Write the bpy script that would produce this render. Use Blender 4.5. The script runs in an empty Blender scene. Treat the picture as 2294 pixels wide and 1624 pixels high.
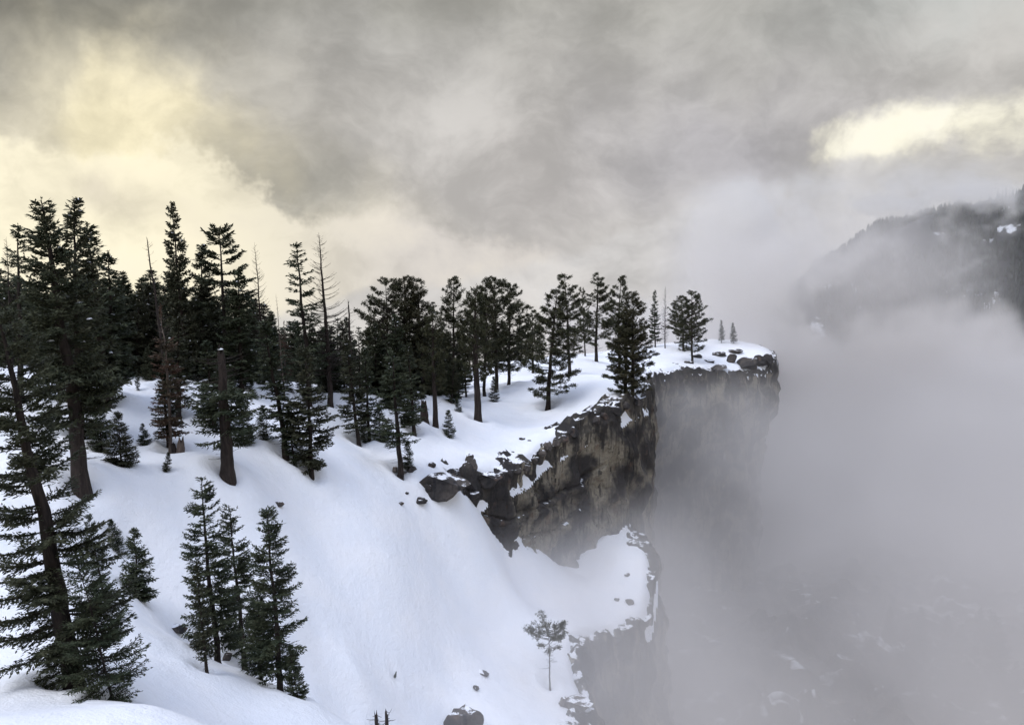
import bpy, math, random
import numpy as np
from mathutils import Vector, Matrix

# ---------------------------------------------------------------- camera
SC = bpy.context.scene
COL = SC.collection
R = math.radians
FPX, PW, PH = 1987.0, 2294.0, 1624.0
PITCH = math.atan(202 / FPX)
cam_d = bpy.data.cameras.new('camera')
cam_d.sensor_width = 36.0
cam_d.lens = 36.0 * FPX / PW
cam_d.clip_start = 0.5
cam_d.clip_end = 12000
cam = bpy.data.objects.new('camera', cam_d)
COL.objects.link(cam)
cam.location = (0, 0, 0)
cam.rotation_euler = (math.pi / 2 - PITCH, 0, 0)
SC.camera = cam
SP, CP = math.sin(PITCH), math.cos(PITCH)


def ray(px, py):
    """photo position (in a 2294 x 1624 frame) -> direction with y = 1"""
    u, w = (px - PW / 2) / FPX, (py - PH / 2) / FPX
    y, z = CP - SP * w, -SP - CP * w
    return np.array([u / y, 1.0, z / y])


def at(px, py, d):
    return ray(px, py) * d


# ---------------------------------------------------------------- node helper
class E:
    """a tiny expression wrapper round node sockets (works in shader and geometry trees)"""
    def __init__(self, t, s): self.t, self.s = t, s
    def _m(self, op, *a):
        n = self.t.nodes.new('ShaderNodeMath'); n.operation = op
        for i, v in enumerate((self,) + a):
            v = v.s if isinstance(v, E) else v
            if isinstance(v, (int, float)): n.inputs[i].default_value = v
            else: self.t.links.new(v, n.inputs[i])
        return E(self.t, n.outputs[0])
    def __add__(s, o): return s._m('ADD', o)
    __radd__ = __add__
    def __sub__(s, o): return s._m('SUBTRACT', o)
    def __rsub__(s, o): return (s * -1.0) + o
    def __mul__(s, o): return s._m('MULTIPLY', o)
    __rmul__ = __mul__
    def __truediv__(s, o): return s._m('DIVIDE', o)
    def __pow__(s, o): return s._m('POWER', o)
    def exp(s): return s._m('EXPONENT')
    def max(s, o): return s._m('MAXIMUM', o)
    def min(s, o): return s._m('MINIMUM', o)
    def atan2(s, o): return s._m('ARCTAN2', o)
    def asin(s): return s._m('ARCSINE')
    def abs(s): return s._m('ABSOLUTE')
    def step(s, a, b, lo=0.0, hi=1.0):
        n = s.t.nodes.new('ShaderNodeMapRange'); n.interpolation_type = 'SMOOTHSTEP'
        s.t.links.new(s.s, n.inputs[0])
        for i, v in zip((1, 2, 3, 4), (a, b, lo, hi)):
            if isinstance(v, E): s.t.links.new(v.s, n.inputs[i])
            else: n.inputs[i].default_value = v
        return E(s.t, n.outputs[0])


def xyz(t, vec):
    n = t.nodes.new('ShaderNodeSeparateXYZ'); t.links.new(vec, n.inputs[0])
    return [E(t, n.outputs[i]) for i in range(3)]


def comb(t, x, y, z):
    n = t.nodes.new('ShaderNodeCombineXYZ')
    for i, v in enumerate((x, y, z)):
        if isinstance(v, E): t.links.new(v.s, n.inputs[i])
        else: n.inputs[i].default_value = v
    return n.outputs[0]


def noise(t, vec, scale, detail=4.0, rough=0.55, dist=0.0, color=False):
    n = t.nodes.new('ShaderNodeTexNoise')
    n.inputs['Scale'].default_value = scale
    n.inputs['Detail'].default_value = detail
    n.inputs['Roughness'].default_value = rough
    n.inputs['Distortion'].default_value = dist
    if vec is not None: t.links.new(vec, n.inputs['Vector'])
    return n.outputs[1] if color else E(t, n.outputs[0])


def mixc(t, f, a, b):
    n = t.nodes.new('ShaderNodeMix'); n.data_type = 'RGBA'
    for i, v in ((0, f), (6, a), (7, b)):
        if isinstance(v, E): v = v.s
        if isinstance(v, (int, float)): n.inputs[i].default_value = v
        elif isinstance(v, (tuple, list)): n.inputs[i].default_value = (*v, 1.0)
        else: t.links.new(v, n.inputs[i])
    return n.outputs[2]


def srgb(r, g, b):
    f = lambda c: (c / 12.92) if c <= 0.04045 else ((c + 0.055) / 1.055) ** 2.4
    return (f(r / 255), f(g / 255), f(b / 255))


# ---------------------------------------------------------------- world: broken evening overcast
SUN_EL, SUN_AZ = R(56), R(-125)          # azimuth from +Y towards +X
world = bpy.data.worlds.new('World'); SC.world = world
world.use_nodes = True
W = world.node_tree
W.nodes.clear()
wo = W.nodes.new('ShaderNodeOutputWorld'); bg = W.nodes.new('ShaderNodeBackground')
W.links.new(bg.outputs[0], wo.inputs[0])
tc = W.nodes.new('ShaderNodeTexCoord')
dirv = tc.outputs['Generated']
dx, dy, dz = xyz(W, dirv)
az0 = dx.atan2(dy) * FPX              # in "photo units": 1987 per radian, 0 straight ahead
el0 = dz.asin() * FPX
# warp by billowy noise so that every cloud edge is ragged
wn = noise(W, dirv, 5.0, 4.0, 0.55, 0.0, True)
wx, wy, wz = xyz(W, wn)
wn2 = noise(W, dirv, 19.0, 4.0, 0.62, 0.0, True)
vx, vy, vz = xyz(W, wn2)
az = az0 + (wx - 0.5) * 420 + (vx - 0.5) * 110
el = el0 + (wy - 0.5) * 330 + (vy - 0.5) * 110


def blob(cx, cy, sx, sy, p=1.0, a=az, e=el):
    q = ((a - (cx - 1147.0)) / sx) ** 2 + ((e - (610.0 - cy)) / sy) ** 2
    return (q * -1.0).exp() * p


def bank(profile, soft, a, e):
    """mask of a cloud bank below a skyline given as photo points"""
    n = W.nodes.new('ShaderNodeFloatCurve')
    c = n.mapping.curves[0]
    lo, hi = -1400.0, 1400.0
    pts = [((px - 1147.0 - lo) / (hi - lo), (610.0 - py + 700) / 1700.0) for px, py in profile]
    c.points[0].location = pts[0]; c.points[1].location = pts[-1]
    for p in pts[1:-1]: c.points.new(*p)
    n.mapping.update()
    W.links.new(((a - lo) / (hi - lo)).s, n.inputs[1])
    top = E(W, n.outputs[0]) * 1700.0 - 700.0
    return (top - e).step(0.0, soft)


fine = vz * 0.5 + wz * 0.5
texn = noise(W, comb(W, dx + (wx - 0.5) * 0.16, dy + (wy - 0.5) * 0.16, dz * 1.5 + (wz - 0.5) * 0.16), 7.5, 6.0, 0.6)
vfine = wz
sky = mixc(W, el0.step(150, 640), srgb(188, 184, 181), srgb(166, 164, 159))
sky = mixc(W, vfine.step(0.38, 0.66) * 0.30, sky, srgb(200, 198, 194))
sky = mixc(W, blob(60, 40, 560, 260), sky, srgb(108, 107, 102))
sky = mixc(W, blob(900, 30, 700, 90, 0.5), sky, srgb(140, 139, 130))
sky = mixc(W, blob(2150, 60, 420, 120, 0.6), sky, srgb(176, 181, 180))
# warm lit tower on the left
tow = bank([(-300, 430), (0, 400), (160, 300), (215, 190), (300, 95), (420, 110), (560, 190), (800, 330), (1100, 470), (1500, 600)], 170.0, az, el)
sky = mixc(W, tow * blob(260, 330, 560, 360, 1.0, az0, el0), sky, srgb(226, 216, 186))
sky = mixc(W, blob(330, 330, 260, 170, 0.7), sky, srgb(247, 236, 200))
sky = mixc(W, blob(0, 520, 520, 170, 0.85), sky, srgb(252, 242, 210))
sky = mixc(W, blob(650, 400, 170, 120, 0.75), sky, srgb(150, 149, 146))
# nearer billowing bank with a crisp top
nb = bank([(-300, 330), (100, 330), (300, 350), (440, 318), (560, 365), (640, 440), (700, 482), (790, 462), (900, 470), (1010, 500), (1200, 545), (1500, 620), (2600, 760)], 48.0,
          az0 + (wx - 0.5) * 150 + (vx - 0.5) * 150, el0 + (wy - 0.5) * 120 + (vy - 0.5) * 150)
nbc = mixc(W, az0.step(-760, -150), srgb(253, 244, 216), srgb(214, 208, 202))
nbc = mixc(W, texn.step(0.44, 0.66) * 0.55, nbc, srgb(198, 190, 176))
sky = mixc(W, nb * (texn.step(0.70, 0.40) * 0.35 + 0.55), sky, nbc)
sky = mixc(W, blob(310, 440, 130, 50, 0.45), sky, srgb(176, 168, 158))
# grey mass on the right, the bright gap and the lower cloud in front of it
sky = mixc(W, blob(1620, 350, 260, 170, 0.8), sky, srgb(164, 162, 167))
gap = bank([(-300, 900), (1400, 900), (1650, 520), (1740, 350), (1795, 286), (2000, 270), (2240, 286), (2330, 340), (2420, 450), (2600, 700)], 42.0,
           az0 + (wx - 0.5) * 90 + (vx - 0.5) * 120, el0 + (wy - 0.5) * 90 + (vy - 0.5) * 90)
gap = gap * ((texn + (vz - 0.5) * 0.5).step(0.30, 0.55) * 0.65 + 0.35) * (el0 - (az0 - 650.0) * 0.10 + (vy - 0.5) * 130 + (wz - 0.5) * 160).step(170, 262) * (az0 + (vx - 0.5) * 110).step(1768 - 1147, 1815 - 1147) * (el0 + (vy - 0.5) * 120 + (wy - 0.5) * 120).step(190, 265)
sky = mixc(W, gap, sky, mixc(W, texn.step(0.40, 0.70) * 0.7 + az0.step(870, 1020) * 0.25, srgb(252, 247, 226), srgb(208, 205, 196)))
lowb = bank([(-300, 700), (1000, 620), (1500, 470), (1700, 400), (1850, 372), (2000, 366), (2294, 372), (2600, 380)], 36.0,
            az0 + (wx - 0.5) * 120 + (vx - 0.5) * 80, el0 + (wy - 0.5) * 120 + (vy - 0.5) * 70)
sky = mixc(W, lowb * 0.7, sky, srgb(196, 194, 193))
# overhead and behind: thinner cloud with the blue sky behind it (NISHITA)
ns = W.nodes.new('ShaderNodeTexSky'); ns.sky_type = 'NISHITA'; ns.sun_disc = False
ns.sun_elevation = SUN_EL; ns.sun_rotation = SUN_AZ
nsx = W.nodes.new('ShaderNodeVectorMath'); nsx.operation = 'SCALE'; nsx.inputs[3].default_value = 0.12
W.links.new(ns.outputs[0], nsx.inputs[0])
thin = mixc(W, 0.25, (1.02, 1.16, 1.54), nsx.outputs[0])
sky = mixc(W, el0.step(620, 1900) * 0.95, sky, thin)
sm_ = W.nodes.new('ShaderNodeVectorMath'); sm_.operation = 'SCALE'
W.links.new(sky, sm_.inputs[0]); W.links.new((texn.step(0.30, 0.72) * 0.44 + 0.79).s, sm_.inputs[3])
W.links.new(sm_.outputs[0], bg.inputs[0])
bg.inputs[1].default_value = 1.0
try: world.cycles.sampling_method = 'MANUAL'; world.cycles.sample_map_resolution = 512
except Exception: pass

sun_d = bpy.data.lights.new('sun', 'SUN')
sun_d.energy = 1.5; sun_d.angle = R(40); sun_d.color = (1.0, 0.98, 0.955)
sun = bpy.data.objects.new('sun', sun_d); COL.objects.link(sun)
sd = Vector((math.sin(SUN_AZ) * math.cos(SUN_EL), math.cos(SUN_AZ) * math.cos(SUN_EL), math.sin(SUN_EL)))
sun.rotation_euler = sd.to_track_quat('Z', 'Y').to_euler()

vs = SC.view_settings
vs.view_transform = 'Standard'; vs.look = 'None'; vs.exposure = 0.17; vs.gamma = 1.0
vs.use_curve_mapping = False
cy = SC.cycles
cy.max_bounces = 8; cy.diffuse_bounces = 2; cy.glossy_bounces = 1; cy.transparent_max_bounces = 6; cy.volume_bounces = 3
cy.use_adaptive_sampling = True; cy.adaptive_threshold = 0.02
cy.use_denoising = True
cy.volume_step_rate = 3.0; cy.volume_max_steps = 256

# ---------------------------------------------------------------- numpy noise
_rs = np.random.RandomState(7)
_P = np.concatenate([_rs.permutation(4096)] * 2)
_G = _rs.rand(4096) * 2 - 1


def vnoise(x, y, z=0.0):
    x, y, z = np.broadcast_arrays(np.asarray(x, float), np.asarray(y, float), np.asarray(z, float))
    xi, yi, zi = np.floor(x).astype(int), np.floor(y).astype(int), np.floor(z).astype(int)
    xf, yf, zf = x - xi, y - yi, z - zi
    q = lambda t: t * t * t * (t * (t * 6 - 15) + 10)
    u, v, w = q(xf), q(yf), q(zf)
    def h(i, j, k): return _G[_P[(_P[(_P[i & 4095] + j) & 4095] + k) & 4095]]
    def pl(k):
        a = h(xi, yi, k) * (1 - u) + h(xi + 1, yi, k) * u
        b = h(xi, yi + 1, k) * (1 - u) + h(xi + 1, yi + 1, k) * u
        return a * (1 - v) + b * v
    return pl(zi) * (1 - w) + pl(zi + 1) * w


def fbm(x, y, z=0.0, o=4, g=0.5):
    s, a, f, n = 0, 1.0, 1.0, 0
    for i in range(o):
        s = s + a * vnoise(x * f + 17.3 * i, y * f - 9.1 * i, np.asarray(z) * f + 3.7 * i); n += a; a *= g; f *= 2.03
    return s / n


def sstep(a, b, x):
    t = np.clip((x - a) / (b - a), 0, 1)
    return t * t * (3 - 2 * t)


# ---------------------------------------------------------------- terrain heights
SHARED = [  # photo x, photo y, distance
    (0, 1588, 36), (180, 1580, 36), (330, 1580, 36), (420, 1640, 34), (150, 1680, 30), (-150, 1590, 36), (0, 1700, 27),
    (230, 1330, 58), (310, 1385, 56), (400, 1448, 54), (480, 1495, 53), (560, 1532, 52), (690, 1582, 50), (760, 1640, 49),
    (300, 1500, 46), (500, 1600, 46), (120, 1500, 44), (600, 1700, 42), (-80, 1480, 45),
    (120, 1250, 62), (20, 1160, 66), (182, 1080, 74), (20, 1070, 74), (-120, 1100, 72),
    (460, 1500, 68), (550, 1495, 70), (625, 1545, 67), (310, 1337, 67), (265, 1232, 72), (720, 1600, 68), (380, 1420, 66),
    (500, 1200, 79), (350, 1130, 77), (700, 1200, 88), (700, 1400, 78), (620, 1320, 76), (800, 1500, 77), (780, 1600, 74),
    (505, 1058, 84), (240, 905, 95), (300, 1040, 82), (400, 1005, 89), (450, 930, 98), (560, 905, 108), (600, 1000, 95),
    (697, 1062, 95), (700, 950, 108), (800, 905, 122), (270, 862, 105), (560, 876, 116), (720, 872, 126), (100, 870, 96), (-60, 880, 92),
    (803, 995, 114), (900, 1060, 109), (900, 1150, 101), (900, 1300, 92), (900, 1450, 86), (900, 1600, 80), (890, 880, 138), (420, 862, 110),
]
A_ONLY = [
    (1000, 900, 142), (1005, 978, 125), (1070, 940, 138), (950, 1000, 119), (1000, 1060, 113),
    (1045, 1118, 112), (1100, 1085, 116), (1180, 1052, 122), (1220, 1010, 127), (1300, 958, 134), (1410, 903, 143), (1452, 890, 149),
    (1110, 1000, 128), (1200, 940, 145), (1230, 912, 150), (1310, 850, 160), (1380, 862, 153), (1330, 808, 230), (1195, 835, 205), (1120, 815, 214),
    (1275, 836, 198), (1445, 850, 205), (1458, 842, 240), (1530, 822, 262), (1640, 830, 268), (1730, 815, 280), (1695, 772, 304),
    (1600, 765, 314), (1500, 771, 314), (1400, 786, 290), (1250, 796, 262), (1560, 790, 285),
]
B_ONLY = [
    (1000, 1120, 108), (1045, 1122, 111), (1100, 1195, 115), (1140, 1213, 118), (1160, 1220, 119.5), (1180, 1229, 121), (1210, 1246, 123.5), (1240, 1262, 126), (1300, 1292, 130), (1340, 1245, 133), (1432, 1200, 137),
    (1476, 1255, 131), (1470, 1320, 124), (1462, 1380, 118), (1400, 1330, 122), (1400, 1250, 130), (1350, 1400, 113), (1310, 1402, 111), (1302, 1480, 103),
    (1230, 1535, 98), (1332, 1562, 97), (1250, 1610, 92), (1100, 1600, 86), (980, 1630, 83), (1000, 1250, 104), (1100, 1400, 103), (1000, 1500, 90),
    (1150, 1300, 116), (1200, 1500, 99), (1200, 1400, 106), (1300, 1900, 72),
]
A_RAW = [(-60, 150, -22), (-20, 175, -25), (-100, 150, -21), (-120, 210, -30), (-60, 230, -34), (-20, 260, -36), (-120, 300, -46), (0, 380, -48), (60, 380, -52), (110, 330, -50), (-120, 380, -56)]
S_RAW = [(0, 0, -3), (-20, 0, -4), (-50, 5, -8), (0, 12, -10), (-18, 14, -10), (-60, 40, -16), (-90, 70, -15), (-110, 100, -10), (20, 20, -22), (12, 45, -34)]


class TPS:
    def __init__(s, pts, lam=0.6):
        p = np.array(pts, float); s.c = p[:, :2] / 50.0; n = len(p)
        K = s.k(np.linalg.norm(s.c[:, None] - s.c[None], axis=2)) + lam * 1e-3 * np.eye(n)
        Pm = np.hstack([np.ones((n, 1)), s.c])
        M = np.block([[K, Pm], [Pm.T, np.zeros((3, 3))]])
        s.w = np.linalg.solve(M, np.concatenate([p[:, 2], np.zeros(3)]))
    @staticmethod
    def k(r): return r * r * np.log(r + 1e-9)
    def __call__(s, x, y):
        x, y = np.asarray(x, float), np.asarray(y, float); sh = x.shape
        q = np.stack([x.ravel(), y.ravel()], 1) / 50.0
        out = np.empty(len(q)); n = len(s.c)
        for i in range(0, len(q), 40000):
            b = q[i:i + 40000]
            out[i:i + 40000] = s.k(np.linalg.norm(b[:, None] - s.c[None], axis=2)) @ s.w[:n] + s.w[n] + b @ s.w[n + 1:]
        return out.reshape(sh)


tpsA = TPS([at(*p) for p in SHARED + A_ONLY] + A_RAW + S_RAW)
tpsB = TPS([at(*p) for p in SHARED + B_ONLY] + S_RAW)

RIM = [at(*p)[:2] for p in [(1040, 1118, 111.5), (1100, 1085, 116), (1180, 1052, 122), (1225, 1005, 127.5), (1300, 955, 133.5), (1380, 915, 139), (1425, 900, 144), (1455, 890, 150),
                            (1462, 890, 160), (1452, 860, 185), (1450, 850, 215), (1470, 842, 244), (1530, 822, 261), (1590, 826, 266), (1650, 830, 268),
                            (1705, 830, 272), (1738, 812, 282), (1744, 800, 296), (1715, 780, 312), (1640, 770, 330), (1500, 770, 345), (1300, 780, 345)]]
P0 = np.array(RIM[0])
POLY_A = np.array(RIM + [(-60, 420), (-260, 420), (-260, P0[1])])
RIM2 = [at(*p)[:2] for p in [(1425, 1195, 141), (1452, 1205, 137.5), (1476, 1255, 131), (1474, 1320, 124), (1462, 1380, 117.5), (1400, 1400, 113.5), (1322, 1412, 110), (1305, 1480, 103), (1325, 1540, 98.5),
                             (1338, 1570, 96), (1330, 1650, 90), (1310, 1800, 79), (1280, 2000, 66)]]
POLY_B = np.array(list(RIM2) + [(8, 45), (12, 0), (-260, 0), (-260, 300), (-5, 300), (4, 160)])


def inside(poly, x, y):
    c = np.zeros(np.shape(x), bool); n = len(poly)
    for i in range(n):
        x1, y1 = poly[i]; x2, y2 = poly[(i + 1) % n]
        cond = ((y1 > y) != (y2 > y)) & (x < (x2 - x1) * (y - y1) / (y2 - y1 + 1e-12) + x1)
        c ^= cond
    return c


def snow_detail(x, y):
    return 0.42 * fbm(x / 13.0, y / 13.0, 1.0, 3) + 0.16 * fbm(x / 3.6, y / 3.6, 5.0, 3)


def heights(x, y):
    """plateau height, bowl height, whether the two are torn apart here"""
    a, b = tpsA(x, y), tpsB(x, y)
    hw = np.clip((P0[0] - x) * 0.55, 1e-3, 11.0)
    w = sstep(-1, 1, (y - P0[1]) / hw)
    soft = x < P0[0]
    m = w * a + (1 - w) * b
    d = snow_detail(x, y)
    return np.where(soft, m, a) + d, np.where(soft, m, b) + d, ~soft


def ground(x, y):
    x, y = np.asarray(x, float), np.asarray(y, float)
    a, b, hard = heights(x, y)
    return np.where(hard & ~inside(POLY_A, x, y), np.where(inside(POLY_B, x, y), b, -400.0), a)


DD = np.arange(22, 420, 0.2)


def on_ground(px, py, lift=0.0):
    """where the sight line through a photo position first meets the snow"""
    r = ray(px, py)
    g = ground(r[0] * DD, r[1] * DD) + lift
    hit = np.nonzero(r[2] * DD <= g)[0]
    d = DD[hit[0]] if len(hit) else 150.0
    return r * d, d


# ---------------------------------------------------------------- mesh helpers
def mesh(name, v, f, mat, smooth=True):
    me = bpy.data.meshes.new(name)
    v = np.asarray(v, np.float32)
    if isinstance(f, np.ndarray):
        n, k = f.shape
        me.vertices.add(len(v)); me.vertices.foreach_set('co', v.ravel())
        me.loops.add(n * k); me.loops.foreach_set('vertex_index', f.astype(np.int32).ravel())
        me.polygons.add(n); me.polygons.foreach_set('loop_start', np.arange(0, n * k, k, dtype=np.int32))
        me.update(calc_edges=True)
    else:
        me.from_pydata(v.tolist(), [], f); me.update()
    if smooth: me.shade_smooth()
    if mat: me.materials.append(mat)
    return me


def link(name, me, parent=None, **props):
    o = bpy.data.objects.new(name, me); COL.objects.link(o)
    if parent is not None: o.parent = parent
    for k, val in props.items(): o[k] = val
    return o


def grid_faces(nu, nv):
    i = np.arange(nu - 1)[:, None] * nv + np.arange(nv - 1)[None]
    return np.stack([i, i + nv, i + nv + 1, i + 1], -1).reshape(-1, 4)


# ---------------------------------------------------------------- materials
def material(name, rough=0.8):
    m = bpy.data.materials.new(name); m.use_nodes = True
    t = m.node_tree; b = t.nodes['Principled BSDF']
    b.inputs['Roughness'].default_value = rough
    b.inputs['Specular IOR Level'].default_value = 0.25
    return m, t, b


def bump(t, b, h, strength, dist):
    n = t.nodes.new('ShaderNodeBump'); n.inputs['Strength'].default_value = strength; n.inputs['Distance'].default_value = dist
    t.links.new(h.s if isinstance(h, E) else h, n.inputs['Height']); t.links.new(n.outputs[0], b.inputs['Normal'])


def geo_pos(t):
    return t.nodes.new('ShaderNodeNewGeometry').outputs['Position']


SNOW = (0.86, 0.88, 0.93)
M = {}
m, t, b = material('snow', 0.62); M['snow'] = m
p = geo_pos(t)
t.links.new(mixc(t, noise(t, p, 0.22, 5).step(0.35, 0.7), (0.83, 0.86, 0.92), (0.88, 0.895, 0.935)), b.inputs['Base Color'])
bump(t, b, noise(t, p, 1.3, 6, 0.6) * 0.7 + noise(t, p, 7.0, 4, 0.6) * 0.3, 1.0, 0.2)


def rock_material(name, dark, tan, snow_at, streak=1.0, stain=False, patch=1.1, soft=0.07):
    m, t, b = material(name, 0.85)
    g = t.nodes.new('ShaderNodeNewGeometry')
    p = g.outputs['Position']; x, y, z = xyz(t, p)
    st = noise(t, comb(t, x * 0.9, y * 0.9, z * 0.07), 1.0, 5, 0.6)
    st2 = noise(t, comb(t, x * 2.6, y * 2.6, z * 0.16), 1.0, 4, 0.6)
    bl = noise(t, p, 0.16, 4, 0.55)
    f = bl.step(0.42, 0.60) * (st.step(0.30, 0.50) * 0.8 + 0.2) * (st2.step(0.28, 0.50) * 0.6 + 0.4) * streak
    c = mixc(t, f, dark, tan)
    c = mixc(t, noise(t, p, 2.3, 6, 0.7).step(0.35, 0.75) * 0.45, c, tuple(v * 0.55 for v in dark))
    c = mixc(t, noise(t, comb(t, x * 1.3, y * 1.3, z * 0.05 + 7.0), 1.0, 4, 0.6).step(0.55, 0.63) * 0.85, c, (0.022, 0.022, 0.025))
    c = mixc(t, noise(t, p, 0.5, 4).step(0.58, 0.72) * 0.45, c, (0.17, 0.11, 0.08))
    if stain:     # dark water and lichen stains running down from the rim
        an = t.nodes.new('ShaderNodeAttribute'); an.attribute_name = 'below_rim'
        dep = E(t, an.outputs['Fac'])
        ln = noise(t, comb(t, x * 0.75, y * 0.75, 3.0), 1.0, 4, 0.65)
        c = mixc(t, (ln * 28.0 - 10.0 - dep + (noise(t, p, 1.2, 4) - 0.5) * 3.0).step(0.0, 2.2) * 0.82, c, (0.028, 0.026, 0.026))
    nx, ny, nz = xyz(t, g.outputs['Normal'])
    if snow_at is not None:
        sn = (nz + (noise(t, p, patch, 5, 0.6) - 0.5) * 0.7).step(snow_at, snow_at + soft)
        c = mixc(t, sn, c, SNOW)
    t.links.new(c, b.inputs['Base Color'])
    bump(t, b, noise(t, p, 1.4, 8, 0.68) + noise(t, comb(t, x * 1.5, y * 1.5, z * 0.2), 1.0, 3) * 0.5, 0.8, 0.35)
    return m


M['cliff'] = rock_material('cliff_rock', (0.045, 0.041, 0.040), (0.28, 0.25, 0.195), 0.90, 1.0, True)
M['far_cliff'] = rock_material('valley_rock', (0.045, 0.042, 0.042), (0.12, 0.105, 0.095), 0.95, 1.0, False, 0.045, 0.16)
M['boulder'] = rock_material('boulder_rock', (0.040, 0.037, 0.038), (0.11, 0.095, 0.085), 0.92)

# ---------------------------------------------------------------- snow ground (plateau and bowl, torn at the cliff)
TREES = []        # filled below, before the ground is meshed: (x, y, well radius)


def resample(pts, steps):
    pts = np.array(pts); out = []
    for i in range(len(pts) - 1):
        L = np.linalg.norm(pts[i + 1] - pts[i]); n = max(1, int(round(L / steps(pts[i]))))
        for k in range(n): out.append(pts[i] + (pts[i + 1] - pts[i]) * k / n)
    out.append(pts[-1]); return np.array(out)


def smooth_line(p, n):
    for _ in range(n):
        q = p.copy(); q[1:-1] = p[1:-1] * 0.5 + (p[:-2] + p[2:]) * 0.25; p = q
    return p


rim1 = smooth_line(resample(RIM, lambda p: 0.35 if p[1] < 175 else 0.9), 14)
rim2 = smooth_line(resample(RIM2, lambda p: 0.4), 10)[::-1]


def rim_dist(x, y, rim, lim=14.0):
    d = np.full(x.shape, lim)
    mask = (x > rim[:, 0].min() - lim) & (x < rim[:, 0].max() + lim) & (y > rim[:, 1].min() - lim) & (y < rim[:, 1].max() + lim)
    q = np.stack([x[mask], y[mask]], 1); r = rim[::2]
    out = np.empty(len(q))
    for i in range(0, len(q), 20000):
        out[i:i + 20000] = np.sqrt(((q[i:i + 20000, None] - r[None]) ** 2).sum(2).min(1))
    d[mask] = np.minimum(out, lim)
    return d


def build_snow():
    na = 520
    azs = np.linspace(R(-40), R(19.5), na)
    ds = np.concatenate([np.geomspace(9, 62, 120, endpoint=False), np.linspace(62, 165, 420, endpoint=False), np.geomspace(165, 400, 110)])
    nd = len(ds)
    A, D = np.meshgrid(azs, ds, indexing='ij')
    X, Y = np.sin(A) * D, np.cos(A) * D
    zA, zB, hard = heights(X, Y)
    well = np.zeros_like(X)
    for (tx, ty, r, dep) in TREES:
        m = (np.abs(X - tx) < 4 * r) & (np.abs(Y - ty) < 4 * r)
        q = ((X[m] - tx) ** 2 + (Y[m] - ty) ** 2) / r ** 2
        well[m] += dep * (-np.exp(-q * 1.6) + 0.42 * np.exp(-(np.sqrt(q) - 1.9) ** 2 * 1.5))
    d1, d2 = rim_dist(X, Y, rim1), rim_dist(X, Y, rim2)
    n1 = 0.5 + 0.5 * fbm(X / 2.2, Y / 2.2, 8.0, 3)
    zA = zA + well - 3.4 * np.exp(-(d1 / 1.25) ** 2) * hard + 0.55 * np.exp(-((d1 - 4.0) / 2.0) ** 2) * hard * n1
    zB = zB + well - 3.4 * np.exp(-(d2 / 1.25) ** 2)
    zB = np.where(hard, zB, zA)
    inA = inside(POLY_A, X, Y) | ~hard
    inB = inside(POLY_B, X, Y)
    N = X.size
    f = grid_faces(na, nd)
    hardv = hard.ravel(); iA = inA.ravel(); iB = inB.ravel()
    idA = np.arange(N); idB = np.where(hardv, idA + N, idA)
    fA = f[iA[f].all(1)]
    rest = f[~iA[f].all(1)]
    fB = idB[rest[iB[rest].all(1)]]
    v = np.concatenate([np.stack([X, Y, zA], -1).reshape(-1, 3), np.stack([X, Y, zB], -1).reshape(-1, 3)])
    allf = np.concatenate([fA, fB])[:, ::-1]
    # long thin gaps right at the tear are covered by the rock walls
    used = np.unique(allf); remap = -np.ones(2 * N, int); remap[used] = np.arange(len(used))
    return mesh('snow_ground', v[used], remap[allf], M['snow'])


# ---------------------------------------------------------------- cliffs
CRACKS = [  # photo polylines on the near wall: dark open joints and small ledges
    ([(1080, 1150), (1130, 1165), (1230, 1120), (1300, 1085), (1345, 1045)], 0.55),
    ([(1115, 1180), (1180, 1150), (1240, 1130)], 0.4),
    ([(1150, 1210), (1215, 1195), (1270, 1168), (1305, 1140)], 0.6),
    ([(1250, 1145), (1275, 1180), (1282, 1225), (1290, 1260)], 0.4),
    ([(1290, 1130), (1322, 1150), (1340, 1180)], 0.5),
    ([(1262, 1060), (1262, 1100)], 0.35), ([(1310, 1020), (1306, 1120)], 0.4), ([(1355, 990), (1360, 1190)], 0.45), ([(1395, 980), (1402, 1180)], 0.45),
    ([(1190, 1070), (1200, 1130)], 0.35), ([(1125, 1090), (1130, 1150)], 0.35), ([(1420, 960), (1432, 1190)], 0.4), ([(1376, 1000), (1385, 1120), (1375, 1180)], 0.35),
]


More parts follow.
